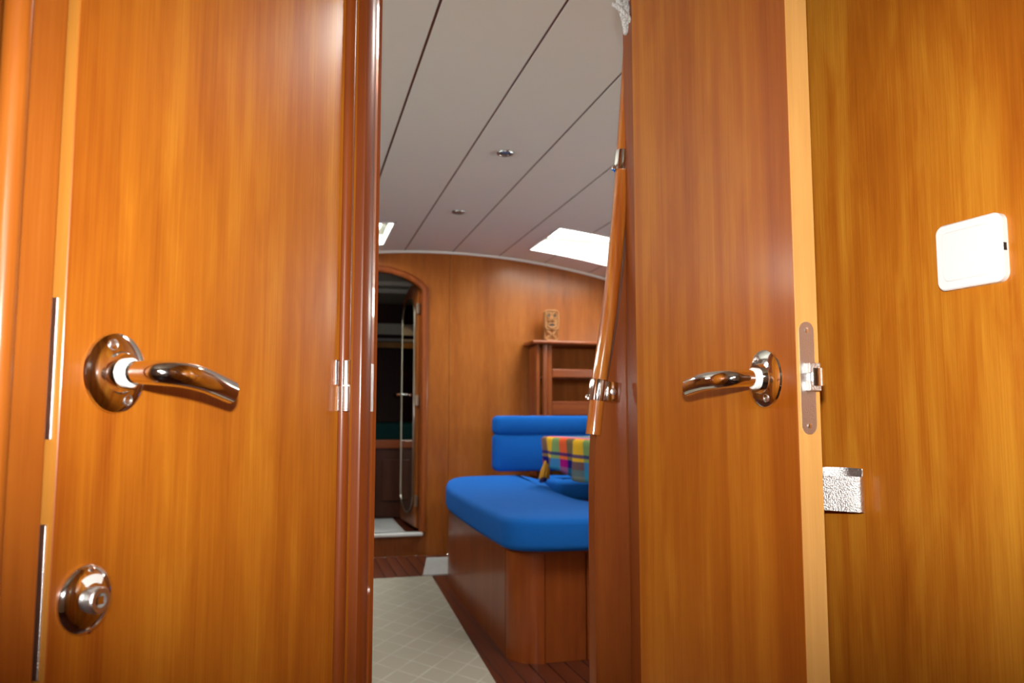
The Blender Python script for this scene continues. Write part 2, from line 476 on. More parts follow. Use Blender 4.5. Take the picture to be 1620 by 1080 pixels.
left_half = [(2 * CX - p[0], p[1]) for p in right_half]
left_half = [(X0 if abs(p[0] - (1 - 0.9685)) < 1e-6 else p[0], p[1]) for p in left_half]
obj('panel', prism(new(), left_half, BY, BY + 0.032, 'Y'), M_bulk, wf)
obj('panel', prism(new(), [(0.9715, 0), (X1, 0), (X1, 2.02), (0.9715, 2.02)], BY, BY + 0.032, 'Y'), M_bulk, wf)
# pale edge bead where bulkhead meets headliner
bm = new()
pts = [(x_, BY - 0.008, ceil_z(x_) - 0.006) for x_ in [X0 + k * (X1 - X0) / 60 for k in range(61)]]
tube(bm, pts, 0.009, 8)
tag(obj('trim_1', bm, M_white, smooth=True), 'pale bead along the top of the far bulkhead under the ceiling', 'trim', kind='structure')

# moulded surround of the arched doorway
path = [(0.5 - (p[0] - 0.5), p[1]) for p in [(DX1, DZ0)] + arch[:-1]] + [(0.5, 1.826)]
path = path + [(1 - p[0], p[1]) for p in reversed(path[:-1])]
bm = new()
sec = [(-0.004, 0.0), (-0.004, -0.012), (0.004, -0.022), (0.016, -0.026), (0.028, -0.024), (0.034, -0.014), (0.042, -0.012), (0.044, 0.0)]
rings = []
for i, p in enumerate(path):
    a = Vector(path[max(i - 1, 0)]); b = Vector(path[min(i + 1, len(path) - 1)])
    e1 = (Vector(p) - a); e2 = (b - Vector(p))
    n1 = Vector((-e1.y, e1.x)).normalized() if e1.length else None
    n2 = Vector((-e2.y, e2.x)).normalized() if e2.length else None
    n1 = n1 or n2; n2 = n2 or n1
    nn = (n1 + n2).normalized(); k = 1 / max(0.6, nn.dot(n1))
    rings.append([bm.verts.new((p[0] + nn.x * s * k, BY + t, p[1] + nn.y * s * k)) for s, t in sec])
for A, B in zip(rings, rings[1:]):
    for k in range(len(sec) - 1): bm.faces.new((A[k], A[k + 1], B[k + 1], B[k]))
bm.faces.new(rings[0]); bm.faces.new(rings[-1])
tag(obj('trim_2', bm, M_frame, smooth=True, angle=40), 'reddish arched wooden moulding around the far doorway', 'trim', kind='structure')
tag(obj('trim_3', box(new(), (DX0 - 0.02, BY - 0.045, DZ0 - 0.022), (DX1 + 0.015, BY + 0.04, DZ0), 0.006), M_grey), 'pale grey threshold strip on the sill of the far doorway', 'trim', kind='structure')

# hull sides and closing walls
def wall(name, a, b, mat, label):
    return tag(obj(name, box(new(), a, b), mat), label, 'wall', kind='structure')
def hull_side(name, xa, xb, ya, yb, n_, label, wlabel, wy0):
    wy1, wz0, wz1 = wy0 + 2.0, 1.40, 1.58
    bm = new()
    for a, b in (((ya, 0), (wy0, 2.02)), ((wy1, 0), (yb, 2.02)), ((wy0, 0), (wy1, wz0)), ((wy0, wz1), (wy1, 2.02))):
        box(bm, (xa, a[0], a[1]), (xb, b[0], b[1]))
    tag(obj(name, bm, M_bulk), label, 'wall', kind='structure')
    xm = (xa + xb) / 2
    w = tag(empty(n_, (xm, (wy0 + wy1) / 2, (wz0 + wz1) / 2)), wlabel, 'window', kind='structure')  # out-of-view side window, added so more daylight reaches the ceiling
    obj('pane', box(new(), (-0.003, -1.0, -0.09), (0.003, 1.0, 0.09)), M_glass, w)
    for a, b in (((-1.0, -0.09), (1.0, -0.075)), ((-1.0, 0.075), (1.0, 0.09)), ((-1.0, -0.075), (-0.985, 0.075)), ((0.985, -0.075), (1.0, 0.075))):
        obj('frame', box(new(), (-0.019, a[0], a[1]), (0.019, b[0], b[1]), 0.002, 1), M_frame, w)
hull_side('wall_hull_right', X1, X1 + 0.04, 1.10, Y1 + 0.04, 'added_window_5', 'wooden hull side behind the dinette table', 'unseen long window added on the dinette side to brighten the ceiling', 1.70)
hull_side('wall_hull_left', X0 - 0.04, X0, Y0, Y1 + 0.04, 'added_window_6', 'wooden hull side hidden beyond the left door', 'unseen long window added on the aisle side to brighten the ceiling', 1.10)
PX0, PX1, PZ0, PZ1 = -0.30, 0.10, 1.24, 1.40      # portlight added behind the photographer for white reflections in the chrome
bm = new()
for a, b in (((X0, 0), (PX0, 2.02)), ((PX1, 0), (X1, 2.02)), ((PX0, 0), (PX1, PZ0)), ((PX0, PZ1), (PX1, 2.02))):
    box(bm, (a[0], Y0 - 0.04, a[1]), (b[0], Y0, b[1]))
tag(obj('wall_back', bm, M_hull), 'pale lined wall behind the photographer', 'wall', kind='structure')
w4 = tag(empty('added_window_4', ((PX0 + PX1) / 2, Y0, (PZ0 + PZ1) / 2)), 'unseen oblong portlight added behind the photographer to brighten the chrome', 'window', kind='structure')
for a, b in (((-0.215, -0.095), (0.215, -0.08)), ((-0.215, 0.08), (0.215, 0.095)), ((-0.215, -0.08), (-0.2, 0.08)), ((0.2, -0.08), (0.215, 0.08))):
    obj('frame', box(new(), (a[0], 0.0005, a[1]), (b[0], 0.012, b[1]), 0.003), M_chrome, w4)
obj('pane', box(new(), (-0.2, -0.022, -0.08), (0.2, -0.016, 0.08)), M_glass, w4)

# ---- bulkhead beside the companionway with its curved free edge, right of the opening
PY = 1.10
k_ = PY / 1.06
edge = [(0.4023, 0.0), (0.4023, 0.5214), (0.4029, 0.758), (0.4057, 0.8449), (0.4115, 0.8888), (0.4262, 0.9405), (0.4430, 1.0329), (0.4550, 1.13), (0.4640, 1.2101), (0.4715, 1.3057), (0.4800, 1.4424), (0.486, 1.60), (0.49, 1.75), (0.49, 2.02)]
edge = [(x_ * k_, CAM_H + (z_ - CAM_H) * k_ if 0 < z_ < 2 else z_) for x_, z_ in edge]
es = [(v.x, v.y) for v in spline([(p[0], p[1], 0) for p in edge[1:]], 5)]
bm = prism(new(), [edge[0]] + es + [(0.98, 2.02), (0.98, 0.0)], PY, PY + 0.026, 'Y')
wcomp = tag(obj('wall_companionway', bm, M_panel), 'varnished bulkhead with a curved free edge behind the right door', 'wall', kind='structure')
wall('wall_aft_bulkhead', (0.98, PY, 0), (X1, PY + 0.026, 2.02), M_bulk, 'aft bulkhead of the saloon beyond the companionway')
tag(obj('trim_4', box(new(), (0.47, PY - 0.075, 0), (0.50, PY - 0.0005, 1.97), 0.003), M_frame), 'narrow post carrying the right door behind its far edge', 'trim', kind='structure')

# ---- right cabin wall
ra = R(-4.82 * -1)      # the wall leans a little toward the door going forward
WR = empty('wall_right', (0.60, 0.60, 0), R(90 + 4.82))   # local x runs forward, local -y faces into the cabin ... +y face is the cabin side
tag(WR, 'glossy orange-brown veneered wall behind the open right door', 'wall', kind='structure')
obj('panel', box(new(), (-1.6, -0.03, 0), (0.50, 0.0, 2.0)), M_wall, WR)

# ---- left partition: plane of the left door
A = R(57.99)
LP = Vector((-0.124, 0.616, 0)); ld = Vector((math.cos(A), math.sin(A), 0))
LO = LP + ld * -0.046
def lframe(name): return empty(name, tuple(LO), A)     # local x: free edge -> hinge, y: away from the viewer

# jamb left of the door with a rounded bead
t5 = tag(lframe('trim_5'), 'varnished jamb with a rounded bead left of the left door', 'trim', kind='structure')
obj('jamb', box(new(), (-0.034, 0.0040, 0), (-0.0035, 0.07, 2.0), 0.002), M_jamb, t5)
bm = new(); tube(bm, [(-0.040, 0.0055, 0.0), (-0.040, 0.0055, 2.0)], 0.0085, 20)
obj('bead', bm, M_jamb, t5, smooth=True, angle=50)
bm = new(); tube(bm, [(-0.058, 0.013, 0.0), (-0.058, 0.013, 2.0)], 0.0095, 20)
obj('bead', bm, M_frame, t5, smooth=True, angle=50)
wl = tag(lframe('wall_left'), 'varnished partition left of the jamb', 'wall', kind='structure')
obj('panel', box(new(), (-1.2, 0.014, 0), (-0.060, 0.05, 2.0)), M_wall, wl)
obj('panel', box(new(), (-0.060, 0.03, 1.86), (0.45, 0.05, 2.0)), M_wall, wl)
# hinge post right of the door: bead, recess, stepped moulding
t6 = tag(lframe('trim_6'), 'moulded reddish door post between the left door and the open passage', 'trim', kind='structure')
h0 = 0.364
bd = [(h0 + 0.0075 - 0.0082 * math.cos(a), 0.001 - 0.0085 * math.sin(a)) for a in [math.pi * k / 12 for k in range(13)]]
obj('bead', prism(new(), bd + [(h0 + 0.0157, 0.03), (h0 - 0.0007, 0.03)], 0.0, 2.0), M_frame, t6, smooth=True, angle=35)
obj('recess_strip', box(new(), (h0 + 0.0158, 0.0, 0), (h0 + 0.030, 0.03, 2.0)), M_door_l, t6)
md = [(h0 + 0.0285, 0.03), (h0 + 0.0285, -0.008), (h0 + 0.0300, -0.0103)]
md += [(h0 + 0.031 + 0.022 * k / 6, -0.0106 - 0.0014 * math.sin(math.pi * k / 6)) for k in range(7)]
md += [(h0 + 0.0545, -0.009), (h0 + 0.0550, -0.006), (h0 + 0.0555, 0.03)]
obj('moulding', prism(new(), md, 0.0, 2.0), M_frame, t6, smooth=True, angle=35)
obj('step', prism(new(), [(h0 + 0.0556, 0.03), (h0 + 0.0556, -0.0062), (h0 + 0.0675, -0.0062), (h0 + 0.0680, -0.0045), (h0 + 0.0680, 0.03)], 0, 2.0), M_pole, t6)
obj('post_edge', prism(new(), [(h0 + 0.0681, 0.05), (h0 + 0.0681, -0.0042), (h0 + 0.0755, -0.0064), (h0 + 0.0760, -0.0060), (h0 + 0.076, 0.05)], 0, 2.0), M_frame, t6, smooth=True, angle=30)
zc, zt_ = 0.8865, 0.9415
obj('hinge_leaf', box(new(), (h0 + 0.0575, -0.0078, zc), (h0 + 0.0655, -0.0062, zt_), 0.0004, 1), M_steel, t6)
wall('wall_heads', (X0, 0.99, 0), (0.055, 1.02, 2.0), M_bulk, 'partition forward of the left door hidden behind the post')

# ================================================================== DOORS
def lever_handle(parent, x, z, sgn, L=0.077, droop=0.011, stand=0.043):
    """Chromed lever on a round rose. Local y<0 is the viewer's side. The lever is the part, the rest hang on it."""
    bm = new()
    path = spline([(0, -0.014, 0), (0, -0.024, 0), (sgn * 0.003, -stand * 0.86, -0.0004), (sgn * 0.017, -stand - 0.002, -0.0012), (sgn * L * 0.5, -stand - 0.003, -droop * 0.36), (sgn * L, -stand + 0.003, -droop)], 7)
    n = len(path)
    rad = [0.0082 + 0.0012 * min(1, max(0, (i / n - 0.2) * 2)) for i in range(n)]
    flat = [1.0 - 0.30 * min(1, max(0, (i / n - 0.45) / 0.3)) for i in range(n)]
    tube(bm, path, rad, 28, flat)
    # soften the cut end
    hd = obj('door_handle', bm, M_chrome, parent, smooth=True, angle=50)
    hd.location = (x, 0, z)
    prof = [(0.0278, 0.0), (0.0282, -0.0012), (0.0275, -0.0030), (0.0240, -0.0050), (0.0190, -0.0062), (0.0150, -0.0070), (0.0140, -0.0100), (0.0132, -0.0118), (0.0105, -0.0120), (0.0001, -0.0120)]
    obj('rosette', lathe(new(), prof, axis=(0, 1, 0), seg=56), M_chrome, hd, smooth=True, angle=35)
    obj('washer', lathe(new(), [(0.0085, -0.0118), (0.0103, -0.0122), (0.0103, -0.0150), (0.0085, -0.0156)], axis=(0, 1, 0), seg=32), M_nylon, hd, smooth=True, angle=40)
    for ang in (112, 292):
        a = R(ang)
        px_, pz_ = 0.0205 * math.cos(a), 0.0205 * math.sin(a)
        ring = [(px_ + 0.0036 * math.cos(t), -0.0060, pz_ + 0.0036 * math.sin(t)) for t in [2 * math.pi * k / 20 for k in range(20)]]
        bm = new(); tube(bm, ring, 0.0007, 6, closed=True, up=(0, 1, 0))
        lathe(bm, [(0.0030, -0.0045), (0.0030, -0.0058), (0.0001, -0.0061)], (px_, 0, pz_), (0, 1, 0), 16)
        obj('screw', bm, M_steel, hd, smooth=True, angle=40)
    return hd

# ---- door_1: left, hinged on the post
d1 = tag(lframe('door_1'), 'left varnished door with chrome lever and round privacy lock', 'door', kind='structure')
W1 = 0.362
obj('leaf', box(new(), (0.0015, 0.0, 0.03), (W1, 0.023, 1.855), 0.0006, 1), M_door_l, d1)
obj('edge_band', box(new(), (0.0, 0.0006, 0.03), (0.0015, 0.0224, 1.855)), M_edge_l, d1)
for a, b in ((0.866, 0.958), (0.716, 0.812)):
    obj('lock_plate', box(new(), (-0.0012, 0.0035, a), (0.0002, 0.020, b), 0.0003, 1), M_steel, d1)
lever_handle(d1, 0.046, 0.911, 1)
# round privacy lock with a thumb turn and a white indicator window
esc = obj('privacy_lock', lathe(new(), [(0.0225, 0.0), (0.0228, -0.0015), (0.0220, -0.0030), (0.0185, -0.0056), (0.0130, -0.0074), (0.0001, -0.0080)], axis=(0, 1, 0), seg=48), M_chrome, d1, smooth=True, angle=40)
esc.location = (0.029, 0, 0.760)
bm = new(); lathe(bm, [(0.0088, -0.006), (0.0088, -0.0135), (0.0080, -0.0145), (0.0048, -0.0145), (0.0046, -0.0105), (0.0001, -0.0105)], axis=(0, 1, 0), seg=36)
obj('thumb_turn', bm, M_steel, esc, smooth=True, angle=35)
obj('spindle', box(new(), (-0.0028, -0.0140, -0.0028), (0.0028, -0.009, 0.0028), 0.0003, 1), M_chrome, esc)
bm = new(); arc = []
for r_ in (0.0110, 0.0165):
    arc.append([(r_ * math.cos(R(a)), -0.0086 if r_ < 0.012 else -0.0074, r_ * math.sin(R(a))) for a in range(58, 123, 8)])
va = [bm.verts.new(p) for p in arc[0]]; vb = [bm.verts.new(p) for p in arc[1]]
for k in range(len(va) - 1): bm.faces.new((va[k], va[k + 1], vb[k + 1], vb[k]))
r = bmesh.ops.extrude_face_region(bm, geom=bm.faces[:])
for v in [g for g in r['geom'] if isinstance(g, bmesh.types.BMVert)]: v.co.y += 0.002
obj('indicator', bm, M_plast, esc)
for sz in (0.0195, -0.0195):
    obj('screw', lathe(new(), [(0.0018, -0.004), (0.0018, -0.0058), (0.0001, -0.0062)], (0, 0, sz), (0, 1, 0), 12), M_steel, esc, smooth=True, angle=40)
# hinge with a parted barrel
bm = new(); lathe(bm, [(0.0036, 0.0285), (0.0042, 0.029), (0.0042, 0.0545), (0.0036, 0.055)], axis=(0, 0, 1), seg=24)
hg = obj('hinge', bm, M_chrome, d1, smooth=True, angle=40); hg.location = (W1 + 0.0032, -0.0078, zc)
bm = new(); lathe(bm, [(0.0036, 0.0), (0.0042, 0.0005), (0.0042, 0.0262), (0.0036, 0.0267)], axis=(0, 0, 1), seg=24)
obj('lower_knuckle', bm, M_steel, hg, smooth=True, angle=40)
obj('washer', lathe(new(), [(0.0040, 0.0268), (0.0040, 0.0284)], axis=(0, 0, 1), seg=20), M_nylon, hg, smooth=True, angle=40)
obj('leaf_plate', box(new(), (-0.0110, 0.0062, 0.028), (-0.0020, 0.0078, 0.055), 0.0003, 1), M_chrome, hg)
obj('leaf_plate', box(new(), (-0.0060, 0.0062, 0.0), (-0.0010, 0.0078, 0.027), 0.0003, 1), M_steel, hg)

# ---- door_2: right, standing open against the wall
d2 = tag(empty('door_2', (0.44, 0.996, 0), R(-90)), 'right varnished door standing open with chrome lever and pale edge', 'door', kind='structure')
W2 = 0.358
obj('leaf', box(new(), (0.0, 0.0, 0.03), (W2 - 0.0012, 0.023, 1.88), 0.0006, 1), M_door_r, d2)
obj('edge_band', box(new(), (W2 - 0.0012, 0.0, 0.03), (W2, 0.023, 1.88), 0.0003, 1), M_edge, d2)
lever_handle(d2, W2 - 0.0505, 0.9175, -1, L=0.084, droop=0.006)
# faceplate with sprung latch on the free edge
st = [(0.0103 + 0.0077 * math.cos(R(a)), 0.959 + 0.0085 * math.sin(R(a))) for a in range(0, 181, 15)] + [(0.0103 - 0.0077 * math.cos(R(a)), 0.873 - 0.0085 * math.sin(R(a))) for a in range(0, 181, 15)]
fp = obj('latch_plate', prism(new(), st, W2 - 0.0004, W2 + 0.0008, 'X'), M_steel, d2)
for z_ in (0.9595, 0.8725):
    bm = lathe(new(), [(0.0024, 0.0), (0.0023, 0.0006), (0.0010, 0.0007), (0.0008, 0.0002), (0.0001, 0.0002)], (W2 + 0.0008, 0.0107, z_), (1, 0, 0), 18)
    obj('screw', bm, M_chrome, fp, smooth=True, angle=35)
for z_ in (0.9245, 0.9085):
    obj('lug', box(new(), (W2 + 0.0005, 0.0075, z_ - 0.0048), (W2 + 0.0075, 0.0195, z_ + 0.0048), 0.0006, 1), M_cast, fp)
bm = new()
pr = [(0.0095, W2 - 0.002)] + [(0.0165 + 0.0085 * math.sin(R(a)), W2 + 0.003 + 0.0060 * math.cos(R(a))) for a in range(-60, 121, 15)] + [(0.018, W2 - 0.002)]
prism(bm, [(p[1], p[0]) for p in pr], 0.9085, 0.9245)
obj('latch_bolt', bm, M_chrome, fp, smooth=True, angle=35)

# ---- door_3: far cabin door, standing open, with an oval mirror
d3 = tag(empty('door_3', (0.738, 5.835, 0), math.atan2(-0.998, 0.060)), 'far cabin door standing open with a tall rounded mirror', 'door', kind='structure')
W3 = 0.565
lf = [(0.0, 0.165), (W3, 0.165), (W3, 1.70), (W3 - 0.08, 1.748), (W3 / 2, 1.80), (0.08, 1.748), (0.0, 1.70)]
obj('leaf', prism(new(), lf, 0.0, 0.022, 'Y'), M_base, d3)
obj('stile', box(new(), (W3 - 0.085, -0.004, 0.17), (W3, 0.0, 1.70), 0.001, 1), M_bulk, d3)
def stadium(x0, x1, z0, z1, ins, n=14):
    r_ = (x1 - x0) / 2 - ins; cx_ = (x0 + x1) / 2; e_ = 0.62
    up_ = [(cx_ + r_ * math.cos(math.pi * k / n), z1 - ins - (r_ * e_) + r_ * e_ * math.sin(math.pi * k / n)) for k in range(n + 1)]
    dn_ = [(cx_ - r_ * math.cos(math.pi * k / n), z0 + ins + (r_ * e_) - r_ * e_ * math.sin(math.pi * k / n)) for k in range(n + 1)]
    return up_ + dn_
mr = obj('mirror', prism(new(), stadium(0.03, 0.455, 0.24, 1.70, 0.0), -0.006, -0.0005, 'Y'), M_mirror, d3)
bm = new(); tube(bm, [(p[0], -0.007, p[1]) for p in stadium(0.03, 0.455, 0.24, 1.70, -0.004)], 0.0045, 8, closed=True, up=(0, 1, 0))
obj('rim', bm, M_gilt, mr, smooth=True)
for z_ in (0.34, 0.99, 1.60):
    obj('hinge', box(new(), (W3 - 0.012, -0.016, z_ - 0.035), (W3 + 0.012, 0.004, z_ + 0.035), 0.003), M_gilt, d3)
bm = new(); tube(bm, spline([(0.02, 0.0, 1.045), (0.02, -0.045, 1.045), (0.035, -0.055, 1.043), (0.12, -0.05, 1.04)], 5), 0.009, 12)
hd3 = obj('door_handle', bm, M_chrome, d3, smooth=True, angle=50)
obj('rosette', lathe(new(), [(0.026, 0.0), (0.024, -0.006), (0.001, -0.008)], (0.02, 0, 1.045), (0, 1, 0), 24), M_chrome, hd3, smooth=True, angle=40)

# ================================================================== CEILING OPENINGS
def hatch(name, h, label):
    x0, x1, y0, y1 = h
    cx_, cy_ = (x0 + x1) / 2, (y0 + y1) / 2
    zt = 2.035
    w = tag(empty(name, (cx_, cy_, zt), 0), label, 'hatch', kind='structure')
    def corner_z(xx): return ceil_z(cx_ + xx) - zt
    hx, hy = (x1 - x0) / 2, (y1 - y0) / 2
    def slab(pts_lo, nrm, name_):
        pass
    # liner: four sloping-foot boards following the cambered ceiling
    for sy in (-1, 1):
        bm = new(); N_ = 8; lo = []; hi = []
        for yy in (sy * hy, sy * (hy - 0.014)):
            lo.append([bm.verts.new((-hx + 2 * hx * k / N_, yy, corner_z(-hx + 2 * hx * k / N_) - 0.004)) for k in range(N_ + 1)])
            hi.append([bm.verts.new((-hx + 2 * hx * k / N_, yy, 0.03)) for k in range(N_ + 1)])
        for k in range(N_):
            bm.faces.new((lo[0][k], lo[0][k + 1], hi[0][k + 1], hi[0][k])); bm.faces.new((lo[1][k], lo[1][k + 1], hi[1][k + 1], hi[1][k]))
            bm.faces.new((lo[0][k], lo[0][k + 1], lo[1][k + 1], lo[1][k])); bm.faces.new((hi[0][k], hi[0][k + 1], hi[1][k + 1], hi[1][k]))
        obj('liner', bm, M_white, w)
    for sx in (-1, 1):
        z_ = corner_z(sx * hx) - 0.004
        obj('liner', box(new(), (sx * hx - 0.007 - sx * 0.007, -hy, z_), (sx * hx + 0.007 - sx * 0.007, hy, 0.03)), M_white, w)
    outer = rrect(2 * hx, 2 * hy, 0.004, 5); inner = rrect(2 * hx - 0.09, 2 * hy - 0.09, 0.07, 5)
    bm = new()
    for z_ in (-0.006, 0.016): pass
    lo_o = [bm.verts.new((*p, -0.006)) for p in outer]; lo_i = [bm.verts.new((*p, -0.006)) for p in inner]
    hi_o = [bm.verts.new((*p, 0.016)) for p in outer]; hi_i = [bm.verts.new((*p, 0.016)) for p in inner]
    n = len(outer)
    for k in range(n):
        j = (k + 1) % n
        for A_, B_ in ((lo_o, lo_i), (hi_o, hi_i), (lo_i, hi_i), (lo_o, hi_o)):
            bm.faces.new((A_[k], A_[j], B_[j], B_[k]))
    obj('frame', bm, M_bezel, w)
    obj('pane', prism(new(), rrect(2 * hx - 0.088, 2 * hy - 0.088, 0.07, 5), 0.004, 0.012), M_glass, w)
    for sx in (-0.52, 0.52):
        l_ = obj('latch', box(new(), (sx * hx - 0.045, -hy + 0.05, -0.030), (sx * hx - 0.020, -hy + 0.085, -0.006), 0.004), M_grey, w)
        obj('lever', box(new(), (sx * hx - 0.040, -hy + 0.045, -0.040), (sx * hx - 0.025, -hy + 0.12, -0.030), 0.003), M_grey, l_)
    return w
hatch('window_1', HATCH_R, 'bright overhead hatch with white frame right of centre near the bulkhead')
hatch('window_2', HATCH_L, 'bright overhead hatch partly hidden by the door post on the left')
# companionway coaming (out of the picture, lets the daylight in)
cw = tag(empty('window_3', (1.245, 1.57, 2.0)), 'open companionway hatch with wooden coaming above the entrance', 'hatch', kind='structure')
for a, b in (((-0.255, -0.41, -0.06), (-0.24, 0.41, 0.06)), ((0.24, -0.41, -0.06), (0.255, 0.41, 0.06)), ((-0.255, -0.41, -0.06), (0.255, -0.395, 0.06)), ((-0.255, 0.395, -0.06), (0.255, 0.41, 0.06))):
    obj('coaming', box(new(), a, b), M_frame_x, cw)

# ceiling lamps
def ceiling_lamp(x_, y_, label):
    z_ = ceil_z(x_) - 0.0005
    o = tag(empty('ceiling_lamp', (x_, y_, z_)), label, 'lamp', 'recessed lamps along the ceiling')
    obj('ring', lathe(new(), [(0.036, 0.0), (0.036, -0.003), (0.033, -0.008), (0.025, -0.010), (0.023, -0.007), (0.023, -0.002)], seg=36), M_ring, o, smooth=True, angle=40)
    obj('lens', lathe(new(), [(0.023, -0.0075), (0.012, -0.0090), (0.001, -0.0095)], seg=28), M_lens, o, smooth=True)
ceiling_lamp(0.815, 3.152, 'nearer small chrome recessed lamp in the cream ceiling')
ceiling_lamp(0.815, 4.15, 'farther small chrome recessed lamp in the cream ceiling')

# ================================================================== FAR CABIN (through the arch)
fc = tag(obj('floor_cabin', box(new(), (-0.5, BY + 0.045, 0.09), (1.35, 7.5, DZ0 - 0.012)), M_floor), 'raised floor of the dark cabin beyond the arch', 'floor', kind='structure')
tag(obj('cabin_mat', box(new(), (0.10, BY + 0.05, DZ0 - 0.012), (0.70, 5.98, DZ0 - 0.002), 0.003, 1), M_mat), 'pale mat on the floor inside the dark far cabin', 'mat')
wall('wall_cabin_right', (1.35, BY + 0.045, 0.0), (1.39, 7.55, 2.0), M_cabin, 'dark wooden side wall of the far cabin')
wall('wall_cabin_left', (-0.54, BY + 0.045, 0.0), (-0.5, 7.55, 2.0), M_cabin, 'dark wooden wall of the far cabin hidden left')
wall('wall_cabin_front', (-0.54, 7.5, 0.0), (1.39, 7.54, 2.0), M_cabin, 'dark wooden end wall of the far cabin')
cc = tag(obj('ceiling_cabin', box(new(), (-0.54, BY + 0.046, 1.94), (1.39, 7.54, 2.0)), M_ceil), 'unlit ceiling of the far cabin', 'ceiling', kind='structure')
for y_ in (6.25, 6.62):
    obj('beam', box(new(), (-0.5, y_, 1.905), (1.35, y_ + 0.06, 1.94), 0.004), M_white, cc)
br = tag(empty('berth', (0.42, 6.0, DZ0)), 'dark berth with red-brown rail and green mattress in the far cabin', 'berth')
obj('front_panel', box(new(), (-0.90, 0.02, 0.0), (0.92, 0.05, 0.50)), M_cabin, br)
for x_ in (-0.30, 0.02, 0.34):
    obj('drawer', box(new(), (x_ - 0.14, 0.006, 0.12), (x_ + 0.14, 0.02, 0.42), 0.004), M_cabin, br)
obj('rail', box(new(), (-0.90, 0.0, 0.50), (0.92, 0.05, 0.565), 0.01), M_frame_x, br)
mb = new(); cushion(mb, rrect(1.8, 1.36, 0.05, 4, 0.01, 0.76), 0.50, 0.68, 0.03, 0.01)
obj('mattress', mb, M_green, br, smooth=True)
sh = tag(empty('cabin_shelf', (0.42, 7.2, 1.50)), 'warm-lit wooden shelf edge across the end of the far cabin', 'shelf')
obj('board', box(new(), (-0.9, 0.0, 0.06), (0.92, 0.29, 0.085), 0.003), M_grey, sh)
obj('fiddle', box(new(), (-0.9, -0.012, 0.0), (0.92, 0.0, 0.05), 0.003), M_edge, sh)
obj('upper_panel', box(new(), (-0.9, 0.10, 0.13), (0.92, 0.12, 0.23), 0.003), M_ceil, sh)
lt = bpy.data.lights.new('cabin_shelf_fill', 'SPOT'); lt.energy = 0.7; lt.color = (1.0, 0.62, 0.30); lt.spot_size = R(70); lt.shadow_soft_size = 0.02  # added spot without a fixture, lights the far cabin shelf
lo_ = bpy.data.objects.new('cabin_shelf_fill', lt); COL.objects.link(lo_); lo_.location = (0.40, 6.95, 1.80); lo_.rotation_euler = (R(42), 0, 0)
rl = tag(empty('reading_lamp', (0.52, 5.75, 1.94)), 'tiny chrome spot lamp under the ceiling of the far cabin', 'lamp')
obj('base', lathe(new(), [(0.03, 0.0), (0.03, -0.012), (0.012, -0.016)], seg=24), M_chrome, rl, smooth=True, angle=40)
obj('head', lathe(new(), [(0.012, -0.014), (0.012, -0.03), (0.022, -0.04), (0.024, -0.07), (0.018, -0.074), (0.001, -0.070)], seg=24), M_chrome, rl, smooth=True, angle=40)

# ================================================================== DINETTE
# settee base: side panel, rounded corner post, front panel and stile
sb = tag(empty('settee_base', (0.9, 3.4, 0)), 'varnished wooden settee base with rounded corner post', 'settee')
off = Vector((0.9, 3.4))
def loc2(pts): return [(p[0] - off.x, p[1] - off.y) for p in pts]
side = [(0.772, 2.98), (0.785, 3.6), (0.796, 4.2), (0.84, 4.5), (0.93, 4.80), (1.05, 4.95)]
sp_ = [(v.x, v.y) for v in spline([(p[0], p[1], 0) for p in side], 5)]
inn = [(p[0] + 0.02, p[1]) for p in reversed(sp_)]
obj('side_panel', prism(new(), loc2(sp_ + inn), 0.0, 0.388), M_base, sb, smooth=True, angle=40)
cr = [(0.885 - 0.115 * math.cos(R(a)), 2.962 - 0.118 * math.sin(R(a))) for a in range(0, 91, 9)]
obj('corner_post', prism(new(), loc2(cr + [(0.885, 2.875), (0.80, 2.962)]), 0.0, 0.388), M_frame, sb, smooth=True, angle=40)
obj('front_panel', box(new(), (0.888 - off.x, 2.848 - off.y, 0), (1.045 - off.x, 2.87 - off.y, 0.388), 0.001, 1), M_base, sb)
obj('stile', box(new(), (1.048 - off.x, 2.842 - off.y, 0), (1.10 - off.x, 2.87 - off.y, 0.388), 0.002, 1), M_frame, sb)
obj('front_panel', box(new(), (1.103 - off.x, 2.848 - off.y, 0), (2.25 - off.x, 2.87 - off.y, 0.388), 0.001, 1), M_base, sb)
outl = [(0.765, 3.0), (0.80, 2.885), (0.885, 2.838), (1.10, 2.832), (1.6, 2.835), (1.6, 3.2), (1.24, 3.30), (1.26, 3.85), (1.40, 4.40), (1.42, 4.93), (1.05, 4.95), (0.93, 4.80), (0.84, 4.5), (0.79, 4.2), (0.776, 3.6)]
obj('top_rail', prism(new(), loc2(outl), 0.388, 0.402), M_frame_x, sb)
inner_edge = [(1.22, 3.32), (1.24, 3.85), (1.38, 4.40), (1.40, 4.93)]
ie = [(p[0] - 0.02, p[1]) for p in reversed(inner_edge)]
obj('inner_panel', prism(new(), loc2(inner_edge + ie), 0.0, 0.388), M_base, sb)

